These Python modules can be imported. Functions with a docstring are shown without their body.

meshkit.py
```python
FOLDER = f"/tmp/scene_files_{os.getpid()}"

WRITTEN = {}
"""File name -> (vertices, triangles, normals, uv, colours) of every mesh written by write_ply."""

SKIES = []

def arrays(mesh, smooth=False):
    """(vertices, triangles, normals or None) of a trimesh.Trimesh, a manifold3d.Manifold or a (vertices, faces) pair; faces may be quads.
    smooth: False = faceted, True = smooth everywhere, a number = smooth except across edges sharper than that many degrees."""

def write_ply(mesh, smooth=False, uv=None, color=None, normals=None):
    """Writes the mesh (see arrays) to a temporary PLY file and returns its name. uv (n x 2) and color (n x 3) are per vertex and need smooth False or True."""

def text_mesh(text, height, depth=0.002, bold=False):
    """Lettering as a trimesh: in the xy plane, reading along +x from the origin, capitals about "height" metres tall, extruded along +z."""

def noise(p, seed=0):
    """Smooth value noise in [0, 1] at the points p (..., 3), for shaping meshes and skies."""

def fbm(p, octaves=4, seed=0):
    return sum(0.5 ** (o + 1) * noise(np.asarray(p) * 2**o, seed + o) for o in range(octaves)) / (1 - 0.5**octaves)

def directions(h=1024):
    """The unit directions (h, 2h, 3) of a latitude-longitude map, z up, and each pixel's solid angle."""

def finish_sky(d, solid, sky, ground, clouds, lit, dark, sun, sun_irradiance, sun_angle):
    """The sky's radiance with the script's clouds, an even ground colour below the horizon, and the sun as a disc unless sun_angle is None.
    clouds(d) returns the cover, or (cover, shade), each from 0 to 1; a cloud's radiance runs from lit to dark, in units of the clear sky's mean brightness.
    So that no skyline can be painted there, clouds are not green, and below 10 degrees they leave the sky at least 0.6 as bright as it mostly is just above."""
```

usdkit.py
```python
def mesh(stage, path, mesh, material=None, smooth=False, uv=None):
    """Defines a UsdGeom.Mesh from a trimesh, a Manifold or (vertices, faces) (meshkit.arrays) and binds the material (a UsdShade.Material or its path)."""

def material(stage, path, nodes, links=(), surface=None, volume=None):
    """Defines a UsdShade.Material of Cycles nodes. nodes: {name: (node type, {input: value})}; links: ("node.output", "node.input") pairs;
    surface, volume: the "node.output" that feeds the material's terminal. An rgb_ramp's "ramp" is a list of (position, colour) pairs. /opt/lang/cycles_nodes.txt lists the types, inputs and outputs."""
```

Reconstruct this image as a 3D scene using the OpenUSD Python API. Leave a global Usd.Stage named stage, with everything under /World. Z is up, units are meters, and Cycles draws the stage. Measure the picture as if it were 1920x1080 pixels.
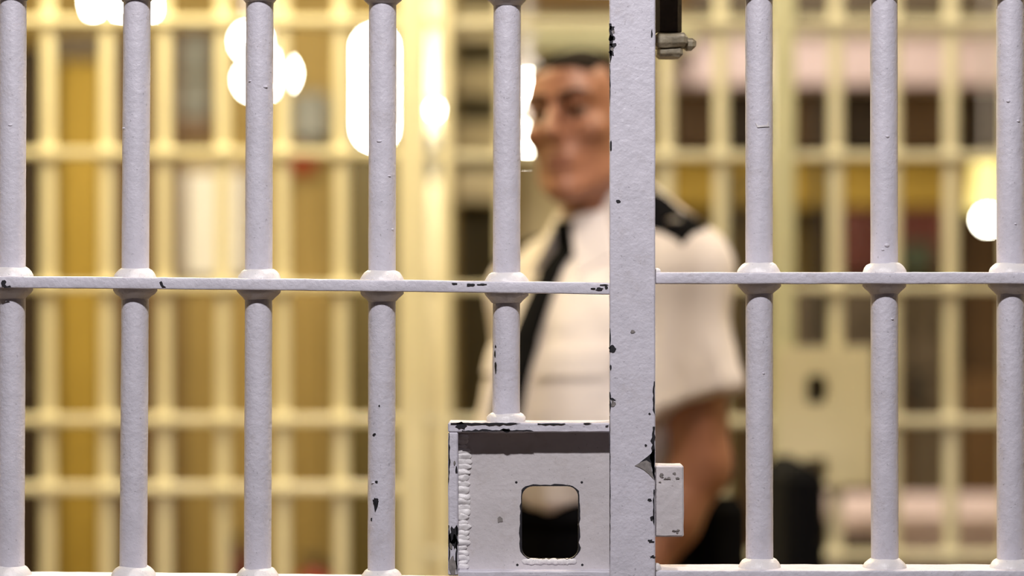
import math, random
import numpy as np, trimesh, scipy.sparse as sparse, manifold3d as m3, meshkit, usdkit
from pxr import Usd, UsdGeom, UsdLux, Gf, Sdf

stage = Usd.Stage.CreateInMemory()
UsdGeom.SetStageUpAxis(stage, 'Z')
UsdGeom.SetStageMetersPerUnit(stage, 1.0)
UsdGeom.Xform.Define(stage, '/World')
UsdGeom.Scope.Define(stage, '/World/Looks')
random.seed(7)
RNG = np.random.default_rng(7)

# ---------------------------------------------------------------- camera, lights, exposure
CAM_Y, CAM_Z = -2.5, 1.40
cam = UsdGeom.Camera.Define(stage, '/World/camera')
cam.CreateHorizontalApertureAttr(36.0)
cam.CreateFocalLengthAttr(93.75)
cam.CreateFStopAttr(2.55)
cam.CreateFocusDistanceAttr(2.475)
cam.CreateClippingRangeAttr((0.1, 100.0))
cam.CreateExposureAttr(0.32)
cx = cam.AddTransformOp()
cx.Set(Gf.Matrix4d(1, 0, 0, 0, 0, 0, 1, 0, 0, -1, 0, 0, 0, CAM_Y, CAM_Z, 1))   # looks along +y, level

UsdGeom.Scope.Define(stage, '/World/lights')

def sphere_light(name, p, r, intensity, col):
    l = UsdLux.SphereLight.Define(stage, '/World/lights/' + name)
    l.CreateRadiusAttr(r); l.CreateIntensityAttr(intensity); l.CreateColorAttr(Gf.Vec3f(*col))
    l.AddTranslateOp().Set(Gf.Vec3d(*p))

def rect_light(name, p, w, h, intensity, col):
    l = UsdLux.RectLight.Define(stage, '/World/lights/' + name)      # faces down
    l.CreateWidthAttr(w); l.CreateHeightAttr(h); l.CreateIntensityAttr(intensity); l.CreateColorAttr(Gf.Vec3f(*col))
    l.AddTranslateOp().Set(Gf.Vec3d(*p))

# the bright cool lamp high in front of the gate, the warm ceiling lamps of the hall behind it
sphere_light('front_lamp', (-0.05, -1.62, 2.86), 0.042, 1950.0, (1.0, 0.955, 0.97))
sphere_light('lobby_lamp_left', (-0.75, 2.2, 2.72), 0.09, 200.0, (1.0, 0.85, 0.52))
sphere_light('lobby_lamp_middle', (0.45, 0.62, 3.0), 0.10, 125.0, (1.0, 0.88, 0.80))
sphere_light('lobby_lamp_right', (1.05, 2.1, 2.75), 0.09, 60.0, (1.0, 0.90, 0.70))
rect_light('hall_lamp_left', (-0.9, 5.6, 3.12), 1.2, 0.3, 30.0, (1.0, 0.84, 0.52))
rect_light('hall_lamp_right', (1.1, 6.0, 3.12), 1.0, 0.3, 22.0, (1.0, 0.89, 0.76))

# ---------------------------------------------------------------- helpers
_count = {}

def numbered(path):
    n = _count.get(path, 0); _count[path] = n + 1
    return path if n == 0 else '%s_%03d' % (path, n)

def tag(p, label=None, cat=None, group=None, kind=None):
    for k, v in (('label', label), ('category', cat), ('group', group), ('kind', kind)):
        if v: p.SetCustomDataByKey(k, v)

def thing(name, label, cat, loc=(0, 0, 0), rotz=0.0, group=None, kind=None):
    x = UsdGeom.Xform.Define(stage, numbered('/World/' + name))
    x.AddTranslateOp().Set(Gf.Vec3d(*map(float, loc)))
    if rotz: x.AddRotateZOp().Set(float(rotz))
    tag(x.GetPrim(), label, cat, group, kind)
    return x.GetPrim()

def part(parent, name, mesh, mat, label=None, smooth=False, kind=None):
    m = usdkit.mesh(stage, numbered(str(parent.GetPath()) + '/' + name), mesh, mat, smooth=smooth)
    tag(m.GetPrim(), label, None, None, kind)
    return m.GetPrim()

def single(name, mesh, mat, label, cat, group=None, smooth=False, kind=None):
    m = usdkit.mesh(stage, numbered('/World/' + name), mesh, mat, smooth=smooth)
    tag(m.GetPrim(), label, cat, group, kind)
    return m.GetPrim()

def struct(name, mesh, mat, label, cat, smooth=False):
    m = usdkit.mesh(stage, '/World/' + name, mesh, mat, smooth=smooth)
    tag(m.GetPrim(), label, cat, None, 'structure')
    return m.GetPrim()

def cat_(ms): return trimesh.util.concatenate(ms)

def cbox(lo, hi, ch=0.004):
    """a box with chamfered edges"""
    lo, hi = np.array(lo, float), np.array(hi, float)
    ch = min(ch, 0.3 * float((hi - lo).min()))
    pts = []
    for sx in (0, 1):
        for sy in (0, 1):
            for sz in (0, 1):
                c = np.where([sx, sy, sz], hi, lo); d = np.where([sx, sy, sz], -ch, ch)
                for a in range(3):
                    q = c.copy()
                    for b in range(3):
                        if b != a: q[b] += d[b]
                    pts.append(q)
    return trimesh.convex.convex_hull(np.array(pts))

def slab(lo, hi):
    lo, hi = np.array(lo, float), np.array(hi, float)
    b = trimesh.creation.box(hi - lo); b.apply_translation((lo + hi) / 2); return b

def loft(sections, cap=True):
    """rings (n, k, 3), joined; closed around"""
    s = np.asarray(sections, float); n, k, _ = s.shape
    v = s.reshape(-1, 3); f = []
    i, j = np.meshgrid(np.arange(n - 1), np.arange(k), indexing='ij')
    a, b = i * k + j, i * k + (j + 1) % k
    q = np.stack([a, b, b + k, a + k], -1).reshape(-1, 4)
    f = np.vstack([q[:, [0, 1, 2]], q[:, [0, 2, 3]]])
    if cap:
        v = np.vstack([v, s[0].mean(0), s[-1].mean(0)])
        c0, c1 = n * k, n * k + 1; J = np.arange(k); K = (J + 1) % k
        f = np.vstack([f, np.stack([K, J, np.full(k, c0)], 1), np.stack([(n - 1) * k + J, (n - 1) * k + K, np.full(k, c1)], 1)])
    t = trimesh.Trimesh(v, f, process=False)
    if t.volume < 0: t.invert()
    return t

def lathe(profile, sides=24, centre=(0, 0, 0)):
    a = np.arange(sides) * 2 * math.pi / sides
    rings = [np.stack([r * np.cos(a), r * np.sin(a), np.full(sides, z)], 1) + np.array(centre) for r, z in profile]
    return loft(rings)

def rod(a, b, r, sides=16):
    return trimesh.creation.cylinder(radius=r, segment=np.array([a, b], float), sections=sides)

def ball(c, r, sub=2, scale=(1, 1, 1)):
    m = trimesh.creation.icosphere(sub, 1.0); m.apply_scale(np.array(scale) * r); m.apply_translation(c); return m

# ---------------------------------------------------------------- materials
def mat_paint(name, col, rough=0.45, var=0.06, scale=9.0, bump=0.0, bscale=220.0, specks=0.0, dirt=None, spec=0.5, metallic=0.0):
    c = np.array(col, float)
    lo, hi = np.clip(c * (1 - var), 0, 1), np.clip(c * (1 + var), 0, 1)
    nodes = {'g': ('geometry', {}),
             'n': ('noise_texture', {'scale': scale, 'detail': 4.0, 'roughness': 0.6}),
             'r': ('rgb_ramp', {'ramp': [(0.25, lo), (0.75, hi)]}),
             'p': ('principled_bsdf', {'roughness': rough, 'specular_ior_level': spec, 'metallic': metallic})}
    links = [('g.position', 'n.vector'), ('n.fac', 'r.fac')]
    last = 'r.color'
    if dirt is not None:
        nodes['dn'] = ('noise_texture', {'scale': 38.0, 'detail': 6.0, 'roughness': 0.7})
        nodes['dr'] = ('rgb_ramp', {'ramp': [(0.56, (0, 0, 0)), (0.72, (0.5, 0.5, 0.5))]})
        nodes['dm'] = ('mix', {'mix_type': 'mix', 'color2': dirt})
        links += [('g.position', 'dn.vector'), ('dn.fac', 'dr.fac'), ('dr.color', 'dm.fac'), (last, 'dm.color1')]
        last = 'dm.color'
    if specks:
        nodes['sn'] = ('noise_texture', {'scale': 330.0, 'detail': 2.0, 'roughness': 0.5})
        nodes['sr'] = ('rgb_ramp', {'ramp': [(0.68, (0, 0, 0)), (0.74, (specks, specks, specks))]})
        nodes['sm'] = ('mix', {'mix_type': 'mix', 'color2': (0.10, 0.09, 0.10)})
        links += [('g.position', 'sn.vector'), ('sn.fac', 'sr.fac'), ('sr.color', 'sm.fac'), (last, 'sm.color1')]
        last = 'sm.color'
    links.append((last, 'p.base_color'))
    if bump:
        nodes['bn'] = ('noise_texture', {'scale': bscale, 'detail': 5.0, 'roughness': 0.55})
        nodes['b'] = ('bump', {'strength': 1.0, 'distance': bump})
        links += [('g.position', 'bn.vector'), ('bn.fac', 'b.height'), ('b.normal', 'p.normal')]
    return usdkit.material(stage, '/World/Looks/' + name, nodes, links, surface='p.BSDF')

def mat_glow(name, col, strength):
    return usdkit.material(stage, '/World/Looks/' + name, {'e': ('emission', {'color': col, 'strength': strength})}, [], surface='e.emission')

M = {}
M['white'] = mat_paint('white_gloss_paint', (0.665, 0.645, 0.72), 0.42, 0.08, 60.0, 0.0008, 210.0, 0.35, (0.52, 0.48, 0.50))
M['plate'] = mat_paint('lock_plate_paint', (0.62, 0.585, 0.60), 0.5, 0.07, 26.0, 0.0007, 150.0, 0.30, (0.50, 0.45, 0.43))
M['weld'] = mat_paint('weld_paint', (0.78, 0.755, 0.76), 0.40, 0.05, 40.0, 0.0012, 140.0, 0.3)
M['chip'] = mat_paint('bare_steel_chip', (0.012, 0.011, 0.016), 0.6, 0.5, 300.0)
M['chipgrey'] = mat_paint('old_grey_primer', (0.24, 0.22, 0.21), 0.7, 0.4, 240.0)
M['boltshade'] = mat_paint('dark_bolt_shade', (0.028, 0.018, 0.014), 0.55, 0.6, 80.0, 0.001, 150.0)  # drop bolt: the shadow it hangs in is put into this dark colour
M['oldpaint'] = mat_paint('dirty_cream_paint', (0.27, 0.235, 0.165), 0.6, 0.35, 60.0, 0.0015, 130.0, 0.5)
M['cream'] = mat_paint('cream_gloss_paint', (0.83, 0.76, 0.50), 0.4, 0.05, 8.0)
M['creamdull'] = mat_paint('dull_cream_gloss_paint', (0.66, 0.62, 0.45), 0.4, 0.05, 8.0)
M['creamlock'] = mat_paint('lock_cream_paint', (0.60, 0.55, 0.37), 0.45, 0.05, 8.0)
M['creamgreen'] = mat_paint('pale_green_cream_paint', (0.50, 0.49, 0.31), 0.45, 0.06, 8.0)
M['mustard'] = mat_paint('mustard_wall_paint', (0.42, 0.285, 0.055), 0.6, 0.08, 3.0, spec=0.15)
M['tan'] = mat_paint('tan_wall_paint', (0.38, 0.27, 0.095), 0.6, 0.08, 3.0, spec=0.15)
M['pale'] = mat_paint('pale_cream_wall_paint', (0.68, 0.60, 0.40), 0.6, 0.06, 3.0, spec=0.15)
M['olive'] = mat_paint('olive_door_paint', (0.13, 0.095, 0.022), 0.55, 0.12, 4.0)
M['brown'] = mat_paint('brown_wood', (0.14, 0.075, 0.03), 0.5, 0.2, 12.0)
M['darkbrown'] = mat_paint('dark_brown_wood', (0.035, 0.018, 0.008), 0.5, 0.25, 12.0)
M['greybrown'] = mat_paint('grey_brown_metal', (0.12, 0.09, 0.062), 0.5, 0.12, 8.0)
M['grey'] = mat_paint('grey_metal_paint', (0.20, 0.20, 0.18), 0.5, 0.1, 8.0)
M['greyblue'] = mat_paint('blue_grey_plastic', (0.10, 0.11, 0.12), 0.45, 0.1, 8.0)
M['pink'] = mat_paint('pinkish_white_paint', (0.70, 0.57, 0.62), 0.55, 0.04, 5.0)
M['whiteboard'] = mat_paint('white_board', (0.86, 0.83, 0.78), 0.35, 0.02, 5.0)
M['red'] = mat_paint('red_enamel', (0.34, 0.026, 0.013), 0.35, 0.08, 8.0)
M['darkred'] = mat_paint('dark_red_enamel', (0.11, 0.018, 0.012), 0.4, 0.15, 8.0)
M['darkgreen'] = mat_paint('dark_green_enamel', (0.035, 0.05, 0.025), 0.45, 0.1, 8.0)
M['black'] = mat_paint('black_plastic', (0.012, 0.012, 0.013), 0.5, 0.2, 10.0)
M['floor'] = mat_paint('brown_lino_floor', (0.13, 0.085, 0.045), 0.35, 0.15, 4.0)
M['ceiling'] = mat_paint('off_white_ceiling', (0.68, 0.64, 0.54), 0.8, 0.04, 2.0)
M['outerwall'] = mat_paint('dark_grey_wall_paint', (0.045, 0.042, 0.052), 0.7, 0.05, 2.0)
M['skin'] = mat_paint('skin', (0.36, 0.158, 0.088), 0.45, 0.08, 30.0)
M['hair'] = mat_paint('short_dark_hair', (0.012, 0.008, 0.006), 0.9, 0.4, 300.0, 0.002, 400.0, spec=0.1)
M['lips'] = mat_paint('lips', (0.27, 0.095, 0.06), 0.5, 0.08, 60.0)
M['shadedeye'] = mat_paint('shaded_eye_white', (0.22, 0.19, 0.17), 0.25, 0.02, 40.0)  # eyes darkened: the shade of the sockets is put into their colour
M['iris'] = mat_paint('dark_iris', (0.03, 0.02, 0.015), 0.2, 0.2, 200.0)
M['shirt'] = mat_paint('white_shirt_cotton', (0.80, 0.735, 0.70), 0.85, 0.03, 15.0, 0.0006, 90.0, spec=0.2)
M['blackcloth'] = mat_paint('black_cloth', (0.005, 0.005, 0.006), 0.9, 0.2, 60.0, spec=0.05)
M['silver'] = mat_paint('silver_metal', (0.55, 0.53, 0.56), 0.35, 0.05, 60.0, metallic=0.9)
M['lamp'] = mat_glow('opal_lamp_glow', (1.0, 0.93, 0.76), 45.0)
M['lampyellow'] = mat_glow('yellow_lamp_glow', (1.0, 0.80, 0.28), 1.5)

# ---------------------------------------------------------------- the room: two barred screens across a long hall
HALL_Y = 8.0
struct('floor', slab((-2.6, -4.6, -0.10), (2.6, HALL_Y + 0.2, 0.0)), M['floor'], 'brown lino floor of the prison hall', 'floor')
struct('ceiling', slab((-2.6, 0.08, 3.2), (2.6, HALL_Y + 0.2, 3.3)), M['ceiling'], 'off-white ceiling of the hall behind the bars', 'ceiling')
struct('ceiling_front', slab((-2.6, -4.6, 4.3), (2.6, 0.08, 4.4)), M['outerwall'], 'high dark grey ceiling in front of the gate', 'ceiling')
struct('wall_left', slab((-2.6, 0.06, 0), (-2.4, HALL_Y + 0.2, 4.4)), M['pale'], 'pale cream wall on the left of the hall', 'wall')
struct('wall_right', slab((2.4, 0.06, 0), (2.6, HALL_Y + 0.2, 4.4)), M['pale'], 'pale cream wall on the right of the hall', 'wall')
struct('wall_back', slab((-2.4, -4.6, 0), (2.4, -4.5, 4.4)), M['outerwall'], 'dark grey wall facing the gate', 'wall')
struct('wall_front_left', slab((-2.6, -4.6, 0), (-2.4, 0.06, 4.4)), M['outerwall'], 'dark grey side wall left of the front gate', 'wall')
struct('wall_front_right', slab((2.4, -4.6, 0), (2.6, 0.06, 4.4)), M['outerwall'], 'dark grey side wall right of the front gate', 'wall')
SHADE_LINTEL = 2.25  # unseen lintel, its height set to shade the officer's face
GX = 0.79
struct('wall_front', cat_([slab((-2.4, -0.06, 0), (-GX, 0.06, 4.4)), slab((GX, -0.06, 0), (2.4, 0.06, 4.4)), slab((-GX, -0.06, SHADE_LINTEL), (GX, 0.06, 4.4))]),
       M['outerwall'], 'dark grey wall with unseen face-shading lintel around the front barred gate', 'wall')

def W(px, py, depth):
    """a measured direction at a distance from the camera, as a place in the hall"""
    return np.array([(px - 960) * 0.0002 * depth, CAM_Y + depth, CAM_Z - (py - 540) * 0.0002 * depth])

# ---------------------------------------------------------------- the front barred gate and grille
R_BAR = 0.01290
RT = 0.0055      # half thickness of a rail
RD = 0.0275      # half depth of a rail
Z0 = 1.4055
PITCH = 0.2785

def lumpy(v, amp, freq, seed):
    n = np.stack([meshkit.noise(v * freq + 17.3 * k, seed + k) for k in range(3)], 1) - 0.5
    return v + n * 2 * amp

def bar_mesh(x0, z0, x1, z1, r=R_BAR, sides=28, step=0.010, amp=0.00018, seed=0, y=0.0):
    n = max(2, int((z1 - z0) / step))
    t = np.linspace(0, 1, n + 1); a = np.arange(sides) * 2 * math.pi / sides
    rings = [np.stack([x0 + (x1 - x0) * q + r * np.cos(a), y + r * np.sin(a), np.full(sides, z0 + (z1 - z0) * q)], 1) for q in t]
    m = loft(rings)
    if amp: m.vertices = lumpy(np.array(m.vertices), amp, 90.0, seed)
    return m

def rail_mesh(x0, x1, zf, rt=RT, rd=RD, step=0.012, amp=0.00035, seed=0, y=0.0):
    b = min(0.0020, rt * 0.4)
    prof = [(-rd + b, -rt), (-rd + b * 0.3, -rt + b * 0.3), (-rd, -rt + b), (-rd, 0), (-rd, rt - b), (-rd + b * 0.3, rt - b * 0.3), (-rd + b, rt), (0, rt), (rd - b, rt), (rd, rt - b), (rd, -rt + b), (rd - b, -rt), (0, -rt)]
    n = max(2, int((x1 - x0) / step))
    xs = np.linspace(x0, x1, n + 1)
    rings = [np.array([(x, y + p[0], zf(x) + p[1]) for p in prof]) for x in xs]
    m = loft(rings)
    if amp: m.vertices = lumpy(np.array(m.vertices), amp, 70.0, seed)
    return m

def weld_mesh(x, z, r=R_BAR, sides=32, seed=0, y=0.0, amp=0.0007, top=True, bottom=True, base=0.0205):
    pr = []
    if bottom: pr += [(r - 0.002, -RT - 0.0100), (r + 0.0003, -RT - 0.0093), (0.0150, -RT - 0.0072), (0.0180, -RT - 0.0045), (base - 0.0003, -RT - 0.0020), (base, -RT + 0.001)]
    else: pr += [(base, -RT + 0.001)]
    pr += [(base, -RT + 0.0025), (base, RT - 0.0025)]
    if top: pr += [(base, RT - 0.001), (base - 0.0006, RT + 0.0015), (0.0183, RT + 0.0043), (0.0162, RT + 0.0068), (r + 0.0008, RT + 0.0083), (r - 0.002, RT + 0.0088)]
    m = lathe(pr, sides, (x, y, z))
    v = np.array(m.vertices)
    v = lumpy(lumpy(v, amp, 150.0, seed), amp, 60.0, seed + 5); m.vertices = v
    return m

def bar_x(px_top, px_bot):
    """x at z (py 0 and 1065) as a line"""
    xt, xb = (px_top - 960) * 0.0005, (px_bot - 960) * 0.0005
    zt, zb = CAM_Z + 0.27, CAM_Z - 0.2625
    return lambda z: xb + (xt - xb) * (z - zb) / (zt - zb)

def chip_flat(poly_px, y, th=0.00025, depth=None):
    """a bare patch where the paint has flaked off a flat face: an irregular outline with its own small thickness"""
    d = y - CAM_Y
    pts = np.array([((px - 960) * 0.0002 * d, CAM_Z - (py - 540) * 0.0002 * d) for px, py in poly_px])
    cs = m3.CrossSection([pts.tolist()], m3.FillRule.NonZero)
    mm = cs.extrude(th).to_mesh()
    v = np.array(mm.vert_properties[:, :3]); f = np.array(mm.tri_verts)
    return trimesh.Trimesh(np.stack([v[:, 0], y - v[:, 2], v[:, 1]], 1), f[:, ::-1], process=False)

def chip_round(poly_px, xf, r=R_BAR):
    """the same on a round bar"""
    d = -r - CAM_Y
    pts = np.array([((px - 960) * 0.0002 * d, CAM_Z - (py - 540) * 0.0002 * d) for px, py in poly_px])
    cs = m3.CrossSection([pts.tolist()], m3.FillRule.NonZero)
    mm = cs.extrude(0.0003).refine_to_length(0.0015).to_mesh()
    v = np.array(mm.vert_properties[:, :3]); f = np.array(mm.tri_verts)
    dx = np.clip(v[:, 0] - np.array([xf(z) for z in v[:, 1]]), -r * 0.999, r * 0.999)
    y = -np.sqrt(r * r - dx * dx) - v[:, 2]
    return trimesh.Trimesh(np.stack([v[:, 0], y - 0.00012, v[:, 1]], 1), f[:, ::-1], process=False)

def blob_px(cx_, cy_, rx, ry, n=13, seed=0, rough=0.35):
    g = np.random.default_rng(seed); a = np.arange(n) * 2 * math.pi / n
    k = 1 + rough * (g.random(n) * 2 - 1)
    return [(cx_ + rx * k[i] * math.cos(a[i]), cy_ + ry * k[i] * math.sin(a[i])) for i in range(n)]

gate = thing('barred_gate', 'white-painted steel prison gate of thick round bars with keyhole lock box, left of the post', 'gate')
left_bars = [(24, 20), (257, 250), (487, 483), (717.5, 715), (951, 948.3)]
left_fx = [bar_x(*b) for b in left_bars]
for k in (1, 2):        # two more towards the hinges, beyond the left edge
    f0 = left_fx[0] if k == 1 else left_fx[0]
    left_fx.insert(0, (lambda z, f=bar_x(24 - 232.5 * k, 20 - 232.5 * k): f(z)))
RAILS = [k for k in range(-5, 3)]

def left_rail_z(k):
    def zf(x):
        px = 960 + x / 0.0005
        py = 529 + 12.0 * max(0.0, px / 1140.0) ** 1.3 if px > 0 else 529
        return CAM_Z - (py - 540) * 0.0005 + k * PITCH - (0.001 if k < 0 else 0)
    return zf
def ext_line(f, z): return f(z)
for i, fx in enumerate(left_fx):
    last = i == len(left_fx) - 1
    zlo = 1.2755 if last else 0.03
    b = part(gate, 'bar', bar_mesh(fx(zlo), zlo, fx(2.24), 2.24, seed=11 + i), M['white'], smooth=60)
    for k in RAILS:
        z = left_rail_z(k)(fx(Z0 + k * PITCH))
        if last and k < 0: continue
        part(b, 'weld_collar', weld_mesh(fx(z), z, seed=50 + i * 17 + k), M['weld'], smooth=50)
    if last:
        m = weld_mesh(fx(1.2755), 1.2745 - RT, seed=77, bottom=False, base=0.0185); part(b, 'weld_collar', m, M['weld'], smooth=50)
XG0, XG1 = -0.745, 0.108
for k in RAILS:
    part(gate, 'rail', rail_mesh(XG0, XG1 if k != -1 else XG1, left_rail_z(k), seed=31 + k), M['white'], smooth=40)
part(gate, 'hinge_stile', cbox((-0.775, -0.02, 0.03), (-0.745, 0.02, 2.24), 0.003), M['white'])
part(gate, 'closing_stile', cbox((0.0985, -0.004, 0.03), (0.1085, 0.026, 2.24), 0.002), M['white'])

# lock box: recessed plate inside a welded frame, with a keyhole to see through
BX0, BX1, BZ1, BZ0 = -0.0592, 0.1000, 1.2750, 1.1375
FY = -0.0285
def frame_strip(lo, hi, seed, amp=0.0003):
    m = cbox(lo, hi, 0.0012); m = m.subdivide_to_size(0.008); m.vertices = lumpy(np.array(m.vertices), amp, 110.0, seed); return m
def rrect(x0, z0, x1, z1, r, n=6, jitter=0.0, seed=0):
    g = np.random.default_rng(seed); pts = []
    for (cx_, cz_, a0) in ((x1 - r, z1 - r, 0), (x0 + r, z1 - r, 90), (x0 + r, z0 + r, 180), (x1 - r, z0 + r, 270)):
        for i in range(n + 1):
            a = math.radians(a0 + 90 * i / n); pts.append((cx_ + r * math.cos(a), cz_ + r * math.sin(a)))
    out = []
    for i, p in enumerate(pts):
        q = pts[(i + 1) % len(pts)]; L = math.dist(p, q); m = max(1, int(L / 0.004))
        for t in range(m): out.append((p[0] + (q[0] - p[0]) * t / m + (g.random() - .5) * jitter, p[1] + (q[1] - p[1]) * t / m + (g.random() - .5) * jitter))
    return out

def xz_extrude(outer, holes, y0, y1):
    cs = m3.CrossSection([outer], m3.FillRule.NonZero)
    for h in holes: cs = cs - m3.CrossSection([h], m3.FillRule.NonZero)
    mm = cs.extrude(y1 - y0).to_mesh()
    v = np.array(mm.vert_properties[:, :3]); f = np.array(mm.tri_verts)
    return trimesh.Trimesh(np.stack([v[:, 0], y1 - v[:, 2], v[:, 1]], 1), f[:, ::-1], process=False)

def rect(x0, z0, x1, z1): return [(x0, z0), (x1, z0), (x1, z1), (x0, z1)]
def circ(x, z, r, n=14): return [(x + r * math.cos(2 * math.pi * i / n), z + r * math.sin(2 * math.pi * i / n)) for i in range(n)]
KX0, KX1, KZ0, KZ1 = 0.0090, 0.0622, 1.1465, 1.2150
screws = [(968, 905), (1091, 905), (970, 1060), (1092, 1060)]
sc_w = [((px - 960) * 0.000498, CAM_Z - (py - 540) * 0.000498) for px, py in screws]
hole = rrect(KX0, KZ0, KX1, KZ1, 0.0105, jitter=0.0007, seed=5)
plate_m = xz_extrude(rect(BX0 + 0.006, BZ0 - 0.004, BX1, BZ1 - 0.005), [hole] + [circ(x, z, 0.0012) for x, z in sc_w], -0.0068, 0.0)
lp = part(gate, 'lock_plate', plate_m, M['plate'], 'recessed grey-white lock plate with a see-through keyhole')
# flaked rim round the keyhole and its lower lip, the lit edge put into a pale colour
rim = xz_extrude(rrect(KX0 - 0.0016, KZ0 - 0.0006, KX1 + 0.0012, KZ1 + 0.0016, 0.012, jitter=0.0022, seed=8), [rrect(KX0 + 0.0003, KZ0 + 0.0002, KX1 - 0.0003, KZ1 - 0.0003, 0.0102)], -0.0071, -0.0010)
part(lp, 'keyhole_rim', rim, M['chip'], 'dark flaked rim of the keyhole')
lg_ = np.random.default_rng(21); lip = []
for q in np.linspace(KX0 + 0.0035, KX1 - 0.0050, 17):
    b = ball((q, -0.0072, KZ0 - 0.0023 + 0.0007 * (lg_.random() - .5)), 0.0026 + 0.0006 * (lg_.random() - .5), 2, (1.3, 0.55, 1.0)); b.vertices = lumpy(np.array(b.vertices), 0.0006, 260.0, int(q * 1e5)); lip.append(b)
lip = cat_(lip)
part(lp, 'keyhole_lip', lip, M['weld'], 'lower lip of the keyhole, its lit edge put into a pale colour', smooth=40)
for (x, z) in sc_w:
    part(lp, 'screw_hole', rod((x, -0.0066, z), (x, -0.0045, z), 0.00125, 12), M['chip'])
part(gate, 'lock_box_frame', cat_([frame_strip((BX0, FY, BZ1 - 0.0090), (BX1, 0.022, BZ1), 4), frame_strip((BX0, FY, BZ0 - 0.004), (BX0 + 0.0092, 0.022, BZ1 - 0.0088), 6),
                                   frame_strip((BX0 + 0.009, FY + 0.004, BZ0 - 0.006), (BX1, 0.022, BZ0 - 0.0003), 9)]), M['white'], 'chipped white frame of the lock box', smooth=30)
# the caterpillar weld down the left inside of the box
beads = []
zz = BZ1 - 0.014
g = np.random.default_rng(12)
while zz > BZ0 + 0.001:
    s = 0.0036 + 0.0014 * g.random()
    b = ball((BX0 + 0.0130 + 0.0012 * (g.random() - .5), -0.0070, zz), s, 2, (1.3 + 0.5 * g.random(), 0.5, 0.7 + 0.3 * g.random())); b.vertices = lumpy(np.array(b.vertices), 0.0012, 220.0, int(zz * 9999))
    beads.append(b); zz -= s * (1.0 + 0.35 * g.random())
part(gate, 'weld_seam', cat_(beads), M['weld'], 'lumpy weld seam inside the left of the lock box', smooth=True)
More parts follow.
